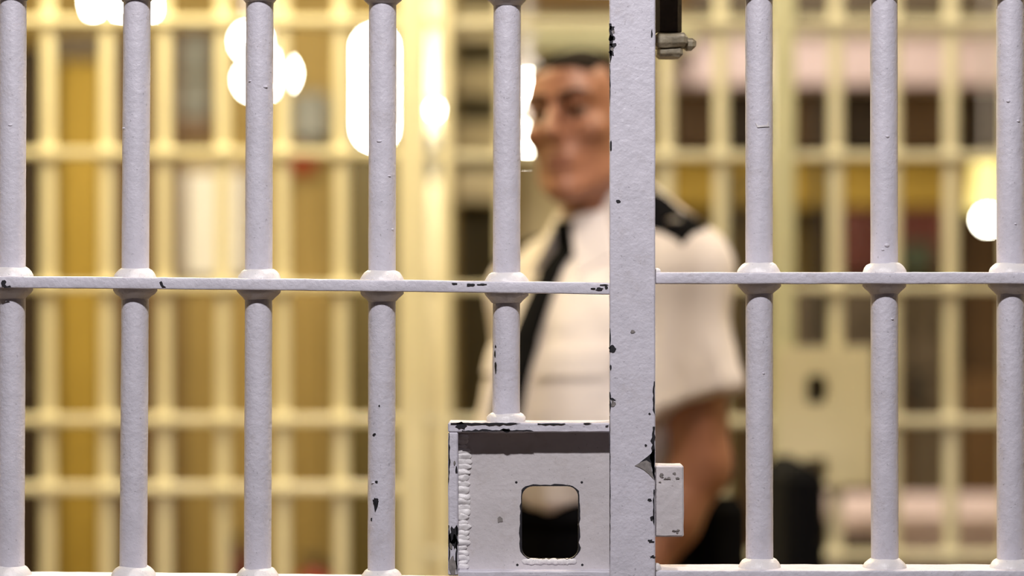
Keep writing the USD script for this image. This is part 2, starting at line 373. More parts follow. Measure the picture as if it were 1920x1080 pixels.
# flaked paint on the lock box frame, seen as dark streaks along its edges
def streak(x0, y0, x1, y1, seed, w=4.0):
    g = np.random.default_rng(seed); n = max(5, int(max(abs(x1 - x0), abs(y1 - y0)) / 6))
    t = np.linspace(0, 1, n); dx, dy = x1 - x0, y1 - y0; L = math.hypot(dx, dy); nx, ny = -dy / L, dx / L
    up = [(x0 + dx * q + nx * w * (0.25 + 0.75 * g.random()) * math.sin(math.pi * min(1, max(0.04, q))) ** 0.4, y0 + dy * q + ny * w * (0.25 + 0.75 * g.random()) * math.sin(math.pi * min(1, max(0.04, q))) ** 0.4) for q in t]
    lo = [(x0 + dx * q - nx * w * 0.25 * g.random(), y0 + dy * q - ny * w * 0.25 * g.random()) for q in t]
    return up + lo[::-1]
FC = FY - 0.0006
for q in [streak(845, 793.5, 976, 793.5, 1, 5), streak(1008, 794.5, 1060, 794.5, 2, 4), streak(1094, 793.5, 1110, 793.5, 3, 3.5), blob_px(864, 798, 9, 6, 13, 4), streak(866, 808.5, 1000, 808, 5, -4.5),
          streak(1135, 799, 1141, 797, 6, 3), streak(841.5, 812, 841.0, 905, 7, -3.5), blob_px(856, 880, 2, 7, 9, 8), blob_px(850, 1000, 7, 16, 15, 9, 0.45), blob_px(853, 1018, 5, 12, 13, 10, 0.5),
          streak(857, 985, 857, 1075, 11, 4), streak(841.5, 985, 841.5, 1055, 12, -5), blob_px(948, 807, 7, 4, 9, 13), blob_px(985, 974 - 60, 0.1, 0.1, 5, 1)][:-1]:
    part(gate, 'paint_chip', chip_flat(q, FC, 0.0003), M['chip'])
for q in [blob_px(849, 1060, 7, 16, 13, 14), blob_px(845, 1022, 3, 9, 9, 15), blob_px(852, 868, 2.0, 4, 9, 17)]:
    part(gate, 'paint_chip', chip_flat(q, FC, 0.0003), M['chipgrey'])
part(gate, 'paint_chip', chip_flat(blob_px(938, 974, 5, 6, 11, 18), -0.0071, 0.0002), M['chipgrey'])
# flakes on the rail and bars
RC = -RD - 0.0006
for q in [[(2, 530), (4, 526), (9, 525), (12, 528), (9, 533), (13, 537), (19, 535), (21, 539), (14, 539.5), (8, 540), (4, 536)], [(299, 529), (303, 527), (305, 531), (306, 535), (311, 538), (304, 538), (301, 534)],
          blob_px(852, 532, 6, 1.6, 11, 20), blob_px(882, 534, 7, 2.4, 13, 21), blob_px(905, 533, 9, 1.4, 13, 22), blob_px(1112, 541, 4, 1.8, 9, 23), blob_px(1124, 542, 6, 2.6, 13, 24, 0.5), blob_px(1137, 539, 4, 3, 9, 25), blob_px(1133, 534, 7, 1.5, 9, 27)]:
    part(gate, 'paint_chip', chip_flat(q, RC, 0.0003), M['chip'])
f4, f5 = left_fx[-2], left_fx[-1]
for q in [blob_px(704, 940, 5, 6.5, 13, 30), [(698, 937), (710, 939), (708, 950), (703, 961), (701, 948)], blob_px(701, 815, 3, 3.2, 9, 31), blob_px(706, 904, 2.5, 2.4, 9, 32), blob_px(711, 761, 1.6, 1.8, 8, 33), blob_px(696, 975, 1.6, 3, 8, 34)]:
    part(gate, 'paint_chip', chip_round(q, f4), M['chip'])
for q in [blob_px(929, 690, 2.0, 9, 11, 35), blob_px(928, 664, 1.6, 6, 9, 36), blob_px(929, 650, 1.5, 3, 8, 37), blob_px(943, 514.5, 6, 1.6, 11, 38), blob_px(964, 514, 4, 1.2, 9, 39)]:
    part(gate, 'paint_chip', chip_round(q, f5), M['chip'])

grille = thing('barred_grille', 'white-painted fixed steel grille of round bars with a flat chipped post, right of the gate', 'grille')
PY = -0.040
post_f = cbox((0.0902, PY, 0.0), (0.1322, -0.0300, SHADE_LINTEL), 0.0010).subdivide_to_size(0.03)
post_f = loft([np.array([(xx, yy, z) for xx, yy in ((0.0902, -0.0390), (0.0912, PY), (0.1112, PY), (0.1310, PY), (0.1322, -0.0388), (0.1322, -0.0300), (0.0902, -0.0300))]) for z in np.linspace(0, SHADE_LINTEL, 190)])
post_f.vertices = lumpy(np.array(post_f.vertices), 0.00022, 120.0, 90)
pf = part(grille, 'post', post_f, M['white'], 'flat white post with black chipped edges', smooth=40)
part(pf, 'post_web', cbox((0.1120, -0.0302, 0.0), (0.1316, 0.030, SHADE_LINTEL), 0.001), M['white'])
right_fx = [bar_x(1423, 1424), bar_x(1657, 1659), bar_x(1894, 1895), bar_x(2128, 2129), bar_x(2361, 2362)]
def right_rail_z(k): return lambda x: CAM_Z - (521.5 - 540) * 0.0005 + k * 0.2765
for i, fx in enumerate(right_fx):
    b = part(grille, 'bar', bar_mesh(fx(0.03), 0.03, fx(2.24), 2.24, seed=111 + i), M['white'], smooth=60)
    for k in RAILS:
        z = right_rail_z(k)(0)
        part(b, 'weld_collar', weld_mesh(fx(z), z, seed=250 + i * 17 + k), M['weld'], smooth=50)
for k in RAILS:
    part(grille, 'rail', rail_mesh(0.1312, 0.775, right_rail_z(k), seed=61 + k), M['white'], smooth=40)
part(grille, 'stile', cbox((0.765, -0.02, 0.0), (0.79, 0.02, SHADE_LINTEL), 0.003), M['white'])
z = right_rail_z(0)(0)
sp = ball((0.1335, -0.0225, z + 0.0055), 0.0040, 2, (1.2, 1.0, 1.0)); sp.vertices = lumpy(np.array(sp.vertices), 0.0007, 300.0, 4)
part(grille, 'tack_weld', sp, M['weld'], smooth=True)
sp = ball((0.1335, -0.0225, z - 0.2765 + 0.006), 0.0048, 2, (1.2, 1.0, 1.3)); sp.vertices = lumpy(np.array(sp.vertices), 0.0007, 300.0, 5)
part(grille, 'tack_weld', sp, M['weld'], smooth=True)
# keeper block welded on the right of the post
kb = cbox((0.1300, -0.0255, 1.1690), (0.1595, 0.012, 1.2352), 0.0014).subdivide_to_size(0.008)
kb.vertices = lumpy(np.array(kb.vertices), 0.0004, 130.0, 44)
kp = part(grille, 'keeper_block', kb, M['plate'], 'rectangular keeper block beside the post', smooth=40)
g = np.random.default_rng(3)
for i in range(7):
    part(kp, 'paint_chip', chip_flat(blob_px(1238 + 36 * g.random(), 886 + 18 * g.random(), 1.5 + 3 * g.random(), 1.2 + 1.6 * g.random(), 9, 60 + i, 0.5), -0.0261, 0.0002), M['chipgrey'])
for i in range(4):
    part(kp, 'paint_chip', chip_flat(blob_px(1262 + 12 * g.random(), 985 + 14 * g.random(), 2 + 2 * g.random(), 1.0 + 0.8 * g.random(), 9, 80 + i, 0.5), -0.0261, 0.0002), M['chipgrey'])
# drop bolt hanging behind the post at the top
bolt = part(grille, 'drop_bolt', cat_([cbox((0.1365, 0.034, 1.640), (0.1615, 0.058, 1.80), 0.004), rod((0.149, 0.046, 1.79), (0.149, 0.046, 2.0), 0.010)]), M['boltshade'], 'bolt hanging beside the post, its shade put into a dark brown colour')
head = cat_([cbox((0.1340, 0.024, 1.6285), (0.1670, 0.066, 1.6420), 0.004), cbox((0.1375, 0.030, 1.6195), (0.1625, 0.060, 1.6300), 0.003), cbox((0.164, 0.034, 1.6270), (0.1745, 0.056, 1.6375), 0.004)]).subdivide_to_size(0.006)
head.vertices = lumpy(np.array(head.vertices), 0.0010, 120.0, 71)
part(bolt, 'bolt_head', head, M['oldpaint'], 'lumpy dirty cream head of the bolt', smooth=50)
part(grille, 'bolt_guide', cbox((0.128, 0.020, 1.70), (0.172, 0.070, 1.716), 0.002), M['white'])
# flakes along both edges of the post
PC = PY - 0.0002
post_chips = [streak(1143.5, 44, 1143.5, 118, 101, -7), blob_px(1148, 53, 4, 5, 13, 102, 0.4), blob_px(1150, 85, 7, 4, 13, 103, 0.5), blob_px(1147, 72, 5, 6, 13, 104, 0.5), blob_px(1146, 100, 4, 6, 11, 105, 0.5), streak(1143.2, 120, 1143.4, 200, 106, -1.8),
              blob_px(1222, 63, 1.8, 7, 9, 107), blob_px(1159, 378, 4.2, 3.4, 11, 108, 0.25), blob_px(1145, 274, 2.0, 9, 11, 109), blob_px(1148, 654, 6.5, 7.5, 13, 110, 0.2), streak(1143.4, 615, 1143.2, 660, 111, -2.5),
              streak(1143.4, 735, 1143.2, 775, 112, -3.5), [(1143, 746), (1149, 746), (1155, 751), (1147, 751)], streak(1226.6, 715, 1226.6, 775, 113, 5), streak(1226.8, 800, 1226.8, 900, 114, 9), [(1226.8, 840), (1221, 850), (1214, 856), (1206, 862), (1200, 867), (1193, 873), (1201, 868), (1210, 864), (1218, 866), (1222, 876), (1226.8, 898)],
              streak(1226.8, 918, 1226.8, 985, 115, 4.5), blob_px(1218, 937, 4, 2.4, 11, 116), blob_px(1222, 972, 3, 5, 11, 117), blob_px(1220, 1015, 5, 3, 11, 118, 0.5), blob_px(1223, 1044, 5, 2.5, 11, 119, 0.5), streak(1143.3, 780, 1143.3, 1060, 120, -1.6), blob_px(1211, 835, 2.2, 2.2, 8, 121), blob_px(1218, 776, 2, 2.2, 8, 122), blob_px(1145, 690, 1.6, 6, 9, 123)]
for q in post_chips:
    part(grille, 'paint_chip', chip_flat(q, PC, 0.00025), M['chip'])
for q in [[(1190, 873), (1203, 866), (1212, 863), (1220, 868), (1222, 880), (1226, 899), (1216, 888), (1206, 880), (1198, 876)], blob_px(1150, 757, 5, 6, 11, 130), blob_px(1150, 60, 2.5, 3, 8, 131), blob_px(1148, 92, 3, 3, 8, 132), blob_px(1186, 622, 4, 3, 9, 133)]:
    part(grille, 'paint_chip', chip_flat(q, PC - 0.0002, 0.0002), M['chipgrey'])
for bi, q in [(0, [(1416, 229), (1422, 235), (1438, 234), (1441, 226), (1443, 237), (1420, 239)])]:
    part(grille, 'paint_run', chip_round(q, right_fx[bi], R_BAR + 0.0004), M['weld'])
for bi, px, py, s in [(1, 1663, 256, 4), (1, 1662, 460, 5), (1, 1655, 468, 3), (2, 1890, 190, 4), (2, 1908, 227, 3.5), (2, 1903, 420, 2.5), (0, 1431, 700, 2.5), (1, 1672, 598, 3)]:
    fx = right_fx[bi]; p = W(px, py, 2.49); dx = np.clip(p[0] - fx(p[2]), -0.0115, 0.0115)
    part(grille, 'paint_run', ball((fx(p[2]) + dx, -math.sqrt(R_BAR ** 2 - dx * dx), p[2]), s * 0.0005, 1, (1.0, 0.6, 0.7)), M['white'], smooth=True)
for fi, px, py, s in [(2, 232 + 0, 240, 3), (2, 470, 152, 3), (2, 497, 163, 4), (3, 712, 265, 4), (0, 20, 235, 3), (4, 729, 330, 3), (4, 735, 430, 3), (5, 700, 905, 3)]:
    fx = left_fx[min(fi, 6)]; p = W(px, py, 2.49)
    fx = min(left_fx, key=lambda f: abs(f(p[2]) - p[0])); dx = np.clip(p[0] - fx(p[2]), -0.0115, 0.0115)
    part(gate, 'paint_run', ball((fx(p[2]) + dx, -math.sqrt(R_BAR ** 2 - dx * dx), p[2]), s * 0.0005, 1, (1.3, 0.5, 0.6)), M['white'], smooth=True)

# ---------------------------------------------------------------- the second barred screen, blurred behind the officer
DB = 5.275
YB = CAM_Y + DB
SB = 0.0002 * DB
def bx(px): return (px - 960) * SB
def bz(py): return CAM_Z - (py - 540) * SB
ZTOP = 2.95
def simple_weld(x, z, y): return lathe([(0.013, -0.018), (0.022, -0.007), (0.022, 0.007), (0.013, 0.018)], 14, (x, y, z))
def back_panel(name, label, cat, bars, rails, x0, x1, cream, posts=()):
    t = thing(name, label, cat)
    for px in bars:
        b = part(t, 'bar', bar_mesh(bx(px), 0.0, bx(px), ZTOP, 0.0145, 16, 0.6, 0, y=YB), M[cream], smooth=60)
        for py in rails: part(b, 'weld_collar', simple_weld(bx(px), bz(py), YB), M[cream], smooth=40)
    for py in rails:
        part(t, 'rail', cbox((x0, YB - 0.026, bz(py) - 0.0085), (x1, YB + 0.026, bz(py) + 0.0085), 0.003), M[cream])
    for (pa, pb, mm) in posts:
        part(t, 'post', cbox((bx(pa), YB - 0.035, 0.0), (bx(pb), YB + 0.03, ZTOP), 0.004), M[mm])
    return t
LR = [40 - 251, 40, 287, 537, 787, 915, 1166, 1417, 1668, 1860]
back_panel('barred_grille', 'cream-painted blurred grille of round bars in the background, left of the officer', 'grille', [-238, -128, -18, 90, 200, 308, 418, 530, 640], LR, bx(-330), bx(750), 'cream', [(748, 800, 'cream'), (-345, -322, 'cream')])
RR = [45 - 251, 45, 293, 540, 789, 1040, 1291, 1542, 1793]
rg = back_panel('barred_gate', 'pale cream blurred barred gate with square lock box, behind the right of the officer', 'gate', [945, 1250, 1352, 1567, 1675, 1783, 1891, 2000, 2108, 2216], RR, bx(800), bx(2300), 'creamdull', [(826, 848, 'cream'), (1444, 1488, 'creamgreen'), (2290, 2312, 'creamdull')])
lb = xz_extrude(rect(bx(1452), bz(908), bx(1632), bz(650)), [rrect(bx(1508), bz(757), bx(1547), bz(702), 0.012), rrect(bx(1500), bz(905), bx(1550), bz(856), 0.012)], YB - 0.042, YB + 0.02)
lbp = part(rg, 'lock_box', lb, M['creamlock'], 'cream lock box with two dark square holes')
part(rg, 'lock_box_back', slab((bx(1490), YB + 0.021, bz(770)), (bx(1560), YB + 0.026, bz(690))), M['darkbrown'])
WB = 1.36
struct('wall_middle', cat_([slab((-2.4, YB - 0.06, 0), (-WB - 0.02, YB + 0.06, 3.2)), slab((1.43, YB - 0.06, 0), (2.4, YB + 0.06, 3.2)), slab((-WB - 0.02, YB - 0.06, ZTOP), (1.43, YB + 0.06, 3.2))]), M['pale'], 'pale cream wall around the second barred screen', 'wall')

# ---------------------------------------------------------------- the end of the hall
DF = HALL_Y - CAM_Y           # 10.5
SF = 0.0002 * DF
def hx(px, d=DF): return (px - 960) * 0.0002 * d
def hz(py, d=DF): return CAM_Z - (py - 540) * 0.0002 * d
struct('wall_far', slab((-2.4, HALL_Y, 0), (2.4, HALL_Y + 0.2, 3.2)), M['tan'], 'tan-painted end wall of the hall', 'wall')

def panel(px0, py0, px1, py1, depth_front, thick, ch=0.006):
    """a block on the end wall, its front at depth_front from the camera"""
    d = depth_front
    return cbox((hx(px0, d), CAM_Y + d, max(0.0, hz(py1, d))), (hx(px1, d), CAM_Y + d + thick, hz(py0, d)), ch)

def make_door(name, label, px0, px1, zt, mat, frame, d=10.43):
    x0, x1 = hx(px0, d), hx(px1, d); y = CAM_Y + d
    t = thing(name, label, 'door', kind='structure')
    w = x1 - x0
    part(t, 'door_leaf', cbox((x0, y, 0.0), (x1, HALL_Y, zt), 0.004), M[mat])
    for (a, b) in ((0.12, 0.46), (0.54, 0.92)):
        part(t, 'door_panel', cbox((x0 + 0.18 * w, y - 0.012, zt * a), (x1 - 0.18 * w, y + 0.01, zt * b), 0.004), M[mat])
    fw = 0.03
    part(t, 'door_frame', cat_([cbox((x0 - fw, y - 0.02, 0), (x0, HALL_Y, zt + fw), 0.004), cbox((x1, y - 0.02, 0), (x1 + fw, HALL_Y, zt + fw), 0.004), cbox((x0, y - 0.02, zt), (x1, HALL_Y, zt + fw), 0.004)]), M[frame])
    part(t, 'door_handle', cat_([rod((x1 - 0.14 * w, y - 0.05, 1.02), (x1 - 0.14 * w, y, 1.02), 0.008), rod((x1 - 0.14 * w, y - 0.05, 1.02), (x1 - 0.30 * w, y - 0.05, 1.02), 0.009)]), M['silver'])
    return t
make_door('door_1', 'dark brown panelled door at the far left of the end wall', -150, 72, 2.32, 'darkbrown', 'darkbrown')
make_door('door_2', 'brown door between the mustard pier and the white board', 212, 322, 2.36, 'brown', 'brown')
make_door('door_3', 'olive brown door behind the left cream post', 655, 742, 1.97, 'olive', 'olive')
make_door('door_4', 'brown door at the far right of the end wall', 1800, 1880, 1.42 + 0.55, 'brown', 'darkbrown', 10.4)
struct('trim_1', panel(112, 108, 188, 1700, 10.25, 0.24), M['mustard'], 'mustard painted pier on the end wall', 'pier')
struct('trim_2', panel(100, 60, 215, 112, 10.2, 0.29), M['greybrown'], 'grey-brown beam end above the mustard pier', 'beam')
win = thing('window_1', 'small grey-paned window above the white board', 'window', kind='structure')
part(win, 'window_frame', cat_([panel(322, 50, 332, 262, 10.4, 0.09), panel(398, 50, 408, 262, 10.4, 0.09), panel(332, 50, 398, 60, 10.4, 0.09), panel(332, 222, 398, 262, 10.36, 0.13)]), M['brown'])
for (a, b) in ((60, 138), (144, 222)):
    part(win, 'window_pane', panel(332, a, 398, b, 10.44, 0.05), M['grey'])
board = thing('notice_board', 'white notice board hanging below the small grey window', 'notice board')
part(board, 'board', panel(345, 320, 462, 522, 10.42, 0.07), M['whiteboard'])
for a, b in ((334, 345), (462, 470)): part(board, 'board_frame', panel(a, 312, b, 530, 10.40, 0.09), M['brown'])
cab = thing('wall_cabinet', 'dark grey metal box on the wall above the red bell', 'cabinet')
part(cab, 'cabinet_body', panel(545, 172, 616, 266, 10.30, 0.19), M['grey'])
part(cab, 'cabinet_door', panel(549, 176, 612, 262, 10.285, 0.02), M['grey'])
cab = thing('wall_speaker', 'smaller grey loudspeaker box beside the tall white lamp', 'speaker')
part(cab, 'speaker_body', panel(645, 222, 690, 268, 10.32, 0.17), M['grey'])
part(cab, 'speaker_grille', panel(649, 226, 686, 264, 10.31, 0.015), M['greyblue'])
p = W(568, 303, 10.38)
bell = thing('fire_bell', 'round red fire bell on the tan wall', 'bell')
part(bell, 'bell_gong', (lambda m: (m.apply_transform(trimesh.transformations.rotation_matrix(math.pi / 2, [1, 0, 0])), m.apply_translation(p), m)[2])(lathe([(0.002, 0.055), (0.03, 0.05), (0.048, 0.03), (0.055, 0.0), (0.05, -0.003)], 24)), M['red'], smooth=50)
part(bell, 'bell_base', cbox((p[0] - 0.03, p[1], p[2] - 0.03), (p[0] + 0.03, HALL_Y, p[2] + 0.03)), M['darkred'])
struct('trim_3', panel(572, 330, 606, 1700, 10.42, 0.08), M['tan'], 'tan boxed pipe casing below the red bell', 'trim')
# fire buckets and extinguisher standing on the floor
def extinguisher(px, d, label, h=0.46, mat='red'):
    x = hx(px, d); t = thing('fire_extinguisher', label, 'fire extinguisher', (x, CAM_Y + d, 0), group='fire extinguishers at the end wall')
    b = part(t, 'cylinder', lathe([(0.06, 0.0), (0.072, 0.01), (0.072, h - 0.12), (0.06, h - 0.075), (0.03, h - 0.05), (0.02, h - 0.045)], 24), M[mat], smooth=50)
    part(t, 'valve', cat_([rod((0, 0, h - 0.05), (0, 0, h), 0.018), cbox((-0.05, -0.012, h - 0.01), (0.03, 0.012, h + 0.004), 0.003)]), M['black'])
    part(t, 'hose', cat_([rod((0.02, 0, h - 0.02), (0.085, 0, h - 0.06), 0.01), rod((0.085, 0, h - 0.06), (0.088, 0, 0.12), 0.011)]), M['black'])
extinguisher(588, 9.2, 'red fire extinguisher standing at the foot of the end wall, nearer the officer', 0.47)
extinguisher(446, 9.9, 'dark red fire extinguisher standing below the notice board', 0.47, 'darkred')
ph = thing('wall_telephone', 'dark blue-grey telephone hanging behind the cream post', 'telephone')
part(ph, 'telephone_body', panel(800, 245, 824, 335, 8.9, 0.07), M['greyblue'])
part(ph, 'handset', panel(806, 250, 816, 330, 8.85, 0.04), M['black'])
struct('trim_4', panel(770, -40, 832, 1700, 9.0, 1.5), M['pale'], 'pale cream pier carrying the telephone', 'pier')
# slatted rack left of the officer
rack = thing('shelf_rack', 'tall brown timber rack with pale shelves, behind the officer', 'rack')
part(rack, 'back_board', panel(842, -60, 965, 1700, 10.40, 0.1), M['olive'])
for px in (842, 955):
    part(rack, 'upright', panel(px, -60, px + 10, 1700, 10.0, 0.4), M['tan'])
for py in (45, 150, 255, 345):
    part(rack, 'shelf', panel(853, py - 30, 954, py + 30, 9.98, 0.4), M['pale'])
gb = thing('overhead_beam', 'pale green-grey boxed beam above the officer', 'beam')
part(gb, 'beam_face', panel(968, 28, 1300, 88, 9.6, 0.5), M['creamgreen'])
part(gb, 'beam_ledge', panel(968, -2, 1300, 20, 9.55, 0.5), M['brown'])
part(gb, 'beam_soffit', panel(968, 100, 1240, 124, 9.62, 0.5), M['olive'])
struct('trim_5', panel(975, 300, 1240, 1700, 10.3, 0.2), M['pale'], 'pale painted wall panel behind the officer', 'panel')
# right part of the end wall: balcony front, dark recess, yellow beam, lockers
bal = thing('balcony_front', 'pinkish white balcony front across the upper right of the hall', 'balcony')
part(bal, 'parapet', panel(1296, 62, 2170, 158, 9.7, 0.25), M['pink'])
part(bal, 'coping', panel(1290, 34, 2170, 60, 9.65, 0.3), M['creamgreen'])
part(bal, 'top_beam', panel(1290, -30, 2170, 30, 9.75, 0.3), M['greybrown'])
lb2 = thing('balcony_front', 'narrow pink-white balcony rail with dark gap, just right of the front post', 'balcony')
part(lb2, 'parapet', panel(1228, 60, 1284, 100, 9.8, 0.2), M['pink'])
part(lb2, 'lower_parapet', panel(1228, 122, 1284, 160, 9.8, 0.2), M['pink'])
recess = thing('dark_cabinet_row', 'row of dark brown cabinets under the pink balcony', 'cabinet')
for i, (a, b) in enumerate(((1262, 1350), (1350, 1440), (1440, 1560), (1560, 1680), (1680, 1800), (1800, 1920), (1920, 2060))):
    part(recess, 'cabinet_door', panel(a + 2, 168, b - 2, 282, 10.2, 0.3), M['darkbrown'] if i % 2 else M['brown'])
struct('trim_6', panel(1240, 300, 2170, 388, 10.1, 0.4), M['mustard'], 'mustard yellow beam across the right of the end wall', 'beam')
lock_red = thing('locker_row', 'row of dark red steel lockers under the mustard beam', 'locker')
for a, b in ((1560, 1640), (1640, 1720), (1720, 1790)):
    lo = part(lock_red, 'locker_door', panel(a + 2, 392, b - 2, 512, 10.1, 0.4), M['darkred'])
lg = thing('locker_row', 'row of grey-brown steel lockers below the dark red lockers', 'locker')
for a, b in ((1400, 1475), (1475, 1550), (1550, 1625), (1625, 1700), (1700, 1775)):
    lo = part(lg, 'locker_door', panel(a + 2, 530, b - 2, 700, 10.05, 0.45), M['greybrown'])
    part(lo, 'locker_handle', panel(b - 14, 600, b - 8, 630, 10.03, 0.03), M['black'])
lw = thing('low_cupboard', 'brown timber cupboard standing under the grey lockers', 'cupboard')
for a, b in ((1400, 1500), (1500, 1600), (1600, 1700), (1700, 1800), (1800, 1900)):
    part(lw, 'cupboard_door', panel(a + 2, 705, b - 2, 1230, 10.0, 0.48), M['greybrown'] if a % 200 else M['brown'])
single('storage_tin', panel(1690, 455, 1752, 511, 9.85, 0.2), M['darkgreen'], 'dark green tin standing before the red lockers', 'tin')
single('drain_pipe', rod((hx(1384, 9.9), CAM_Y + 9.9, 0.0), (hx(1384, 9.9), CAM_Y + 9.9, hz(318, 9.9)), 0.022), M['black'], 'black vertical pipe right of the officer\'s shoulder', 'pipe')
single('drain_pipe', rod((hx(1537, 9.8), CAM_Y + 9.8, 0.0), (hx(1537, 9.8), CAM_Y + 9.8, hz(180, 9.8)), 0.018), M['black'], 'black vertical pipe rising between the dark cabinets', 'pipe')
single('key_box', panel(1703, 700, 1726, 765, 9.9, 0.1), M['black'], 'small black box on the cupboard front', 'box')
# table with a pinkish white top
tb = thing('table', 'long table with pinkish white top at the lower right of the hall', 'table')
d = 7.3
part(tb, 'tabletop', cbox((hx(1590, d), CAM_Y + d, 0.725), (hx(2100, d), CAM_Y + d + 0.8, 0.775), 0.006), M['pink'])
part(tb, 'apron', cbox((hx(1600, d), CAM_Y + d + 0.03, 0.64), (hx(2090, d), CAM_Y + d + 0.06, 0.725), 0.003), M['pink'])
for px in (1598, 2080):
    for dy in (0.03, 0.72):
        part(tb, 'leg', cbox((hx(px, d), CAM_Y + d + dy, 0), (hx(px, d) + 0.045, CAM_Y + d + dy + 0.045, 0.725), 0.003), M['darkbrown'])
def chair(px, d, label, mat, w=0.42, top=0.98, rz=0.0):
    t = thing('office_chair', label, 'chair', (hx(px, d), CAM_Y + d, 0), rz)
    part(t, 'backrest', cbox((-w / 2, -0.07, 0.58), (w / 2, 0.0, top), 0.03), M[mat])
    part(t, 'seat', cbox((-w / 2, -0.02, 0.43), (w / 2, 0.42, 0.50), 0.03), M[mat])
    for sx in (-1, 1):
        for y in (0.0, 0.38):
            part(t, 'leg', rod((sx * (w / 2 - 0.03), y, 0), (sx * (w / 2 - 0.03), y, 0.44), 0.014), M['black'])
        part(t, 'back_post', rod((sx * 0.12, -0.02, 0.45), (sx * 0.12, -0.02, 0.62), 0.014), M['black'])
chair(1524, 4.85, 'black high-backed chair seen side-on before the blurred gate, right of the officer', 'blackcloth', 0.40, 1.085, -90.0)
chair(1545, 6.75, 'dark brown chair pulled up at the left end of the white table', 'darkbrown', 0.30, 0.78)

# lamps of the hall: opal globes, each with its mount; they give off light themselves
def globe(px, py, d, r, label, glow='lamp', mount='wall'):
    p = W(px, py, d); t = thing('globe_lamp', label, 'lamp', group='globe lamps hanging in the hall')
    part(t, 'globe', ball(p, r, 3), M[glow], smooth=True)
    part(t, 'lamp_rod', rod((p[0], p[1], p[2] + r * 0.95), (p[0], p[1], 3.2), 0.008), M['silver'])
    part(t, 'lamp_collar', lathe([(0.03, 0), (0.035, 0.02), (0.02, 0.04)], 16, (p[0], p[1], p[2] + r * 0.93)), M['silver'])
globe(208, 2, 8.6, 0.075, 'white globe lamp hanging at the top left, above the mustard pier')
globe(276, 0, 8.9, 0.05, 'small white globe lamp hanging second from the left')
globe(470, 78, 9.0, 0.045, 'white globe lamp hanging above the notice board, the higher of the two close together')
globe(478, 150, 9.3, 0.05, 'white globe lamp half hidden behind the bar, left of the round one')
globe(517, 138, 8.7, 0.058, 'round white globe lamp hanging left of the grey wall box')
globe(816, 206, 8.2, 0.010, 'tiny bright globe lamp above the telephone')
globe(992, 168, 8.4, 0.042, 'white globe lamp beside the officer\'s brow')
globe(982, 268, 8.6, 0.050, 'white globe lamp beside the officer\'s cheek')
p = W(1852, 412, 8.8)
yl = thing('shaded_lamp', 'lamp with glowing yellow shade over a white bulb, hanging low at the right edge', 'lamp')
part(yl, 'bulb', ball(p, 0.028, 3), M['lamp'], smooth=True)
part(yl, 'lamp_shade', lathe([(0.062, -0.02), (0.066, -0.02), (0.045, 0.15), (0.03, 0.17), (0.026, 0.165), (0.041, 0.145)], 24, (p[0], p[1], p[2] + 0.045)), M['lampyellow'], smooth=40)
part(yl, 'lamp_rod', rod((p[0], p[1], p[2] + 0.205), (p[0], p[1], 3.2), 0.008), M['silver'])
tl = thing('tube_lamp', 'tall white opal lamp hanging behind the fourth bar from the left', 'lamp')
p0, p1 = W(703, 15, 8.8), W(703, 165, 8.8)
part(tl, 'diffuser', trimesh.creation.capsule(height=p0[2] - p1[2], radius=0.052, count=[20, 20]).apply_translation((p0[0], p0[1], p1[2])), M['lamp'], smooth=True)
part(tl, 'lamp_rod', rod((p0[0], p0[1], p0[2] + 0.05), (p0[0], p0[1], 3.2), 0.010), M['silver'])

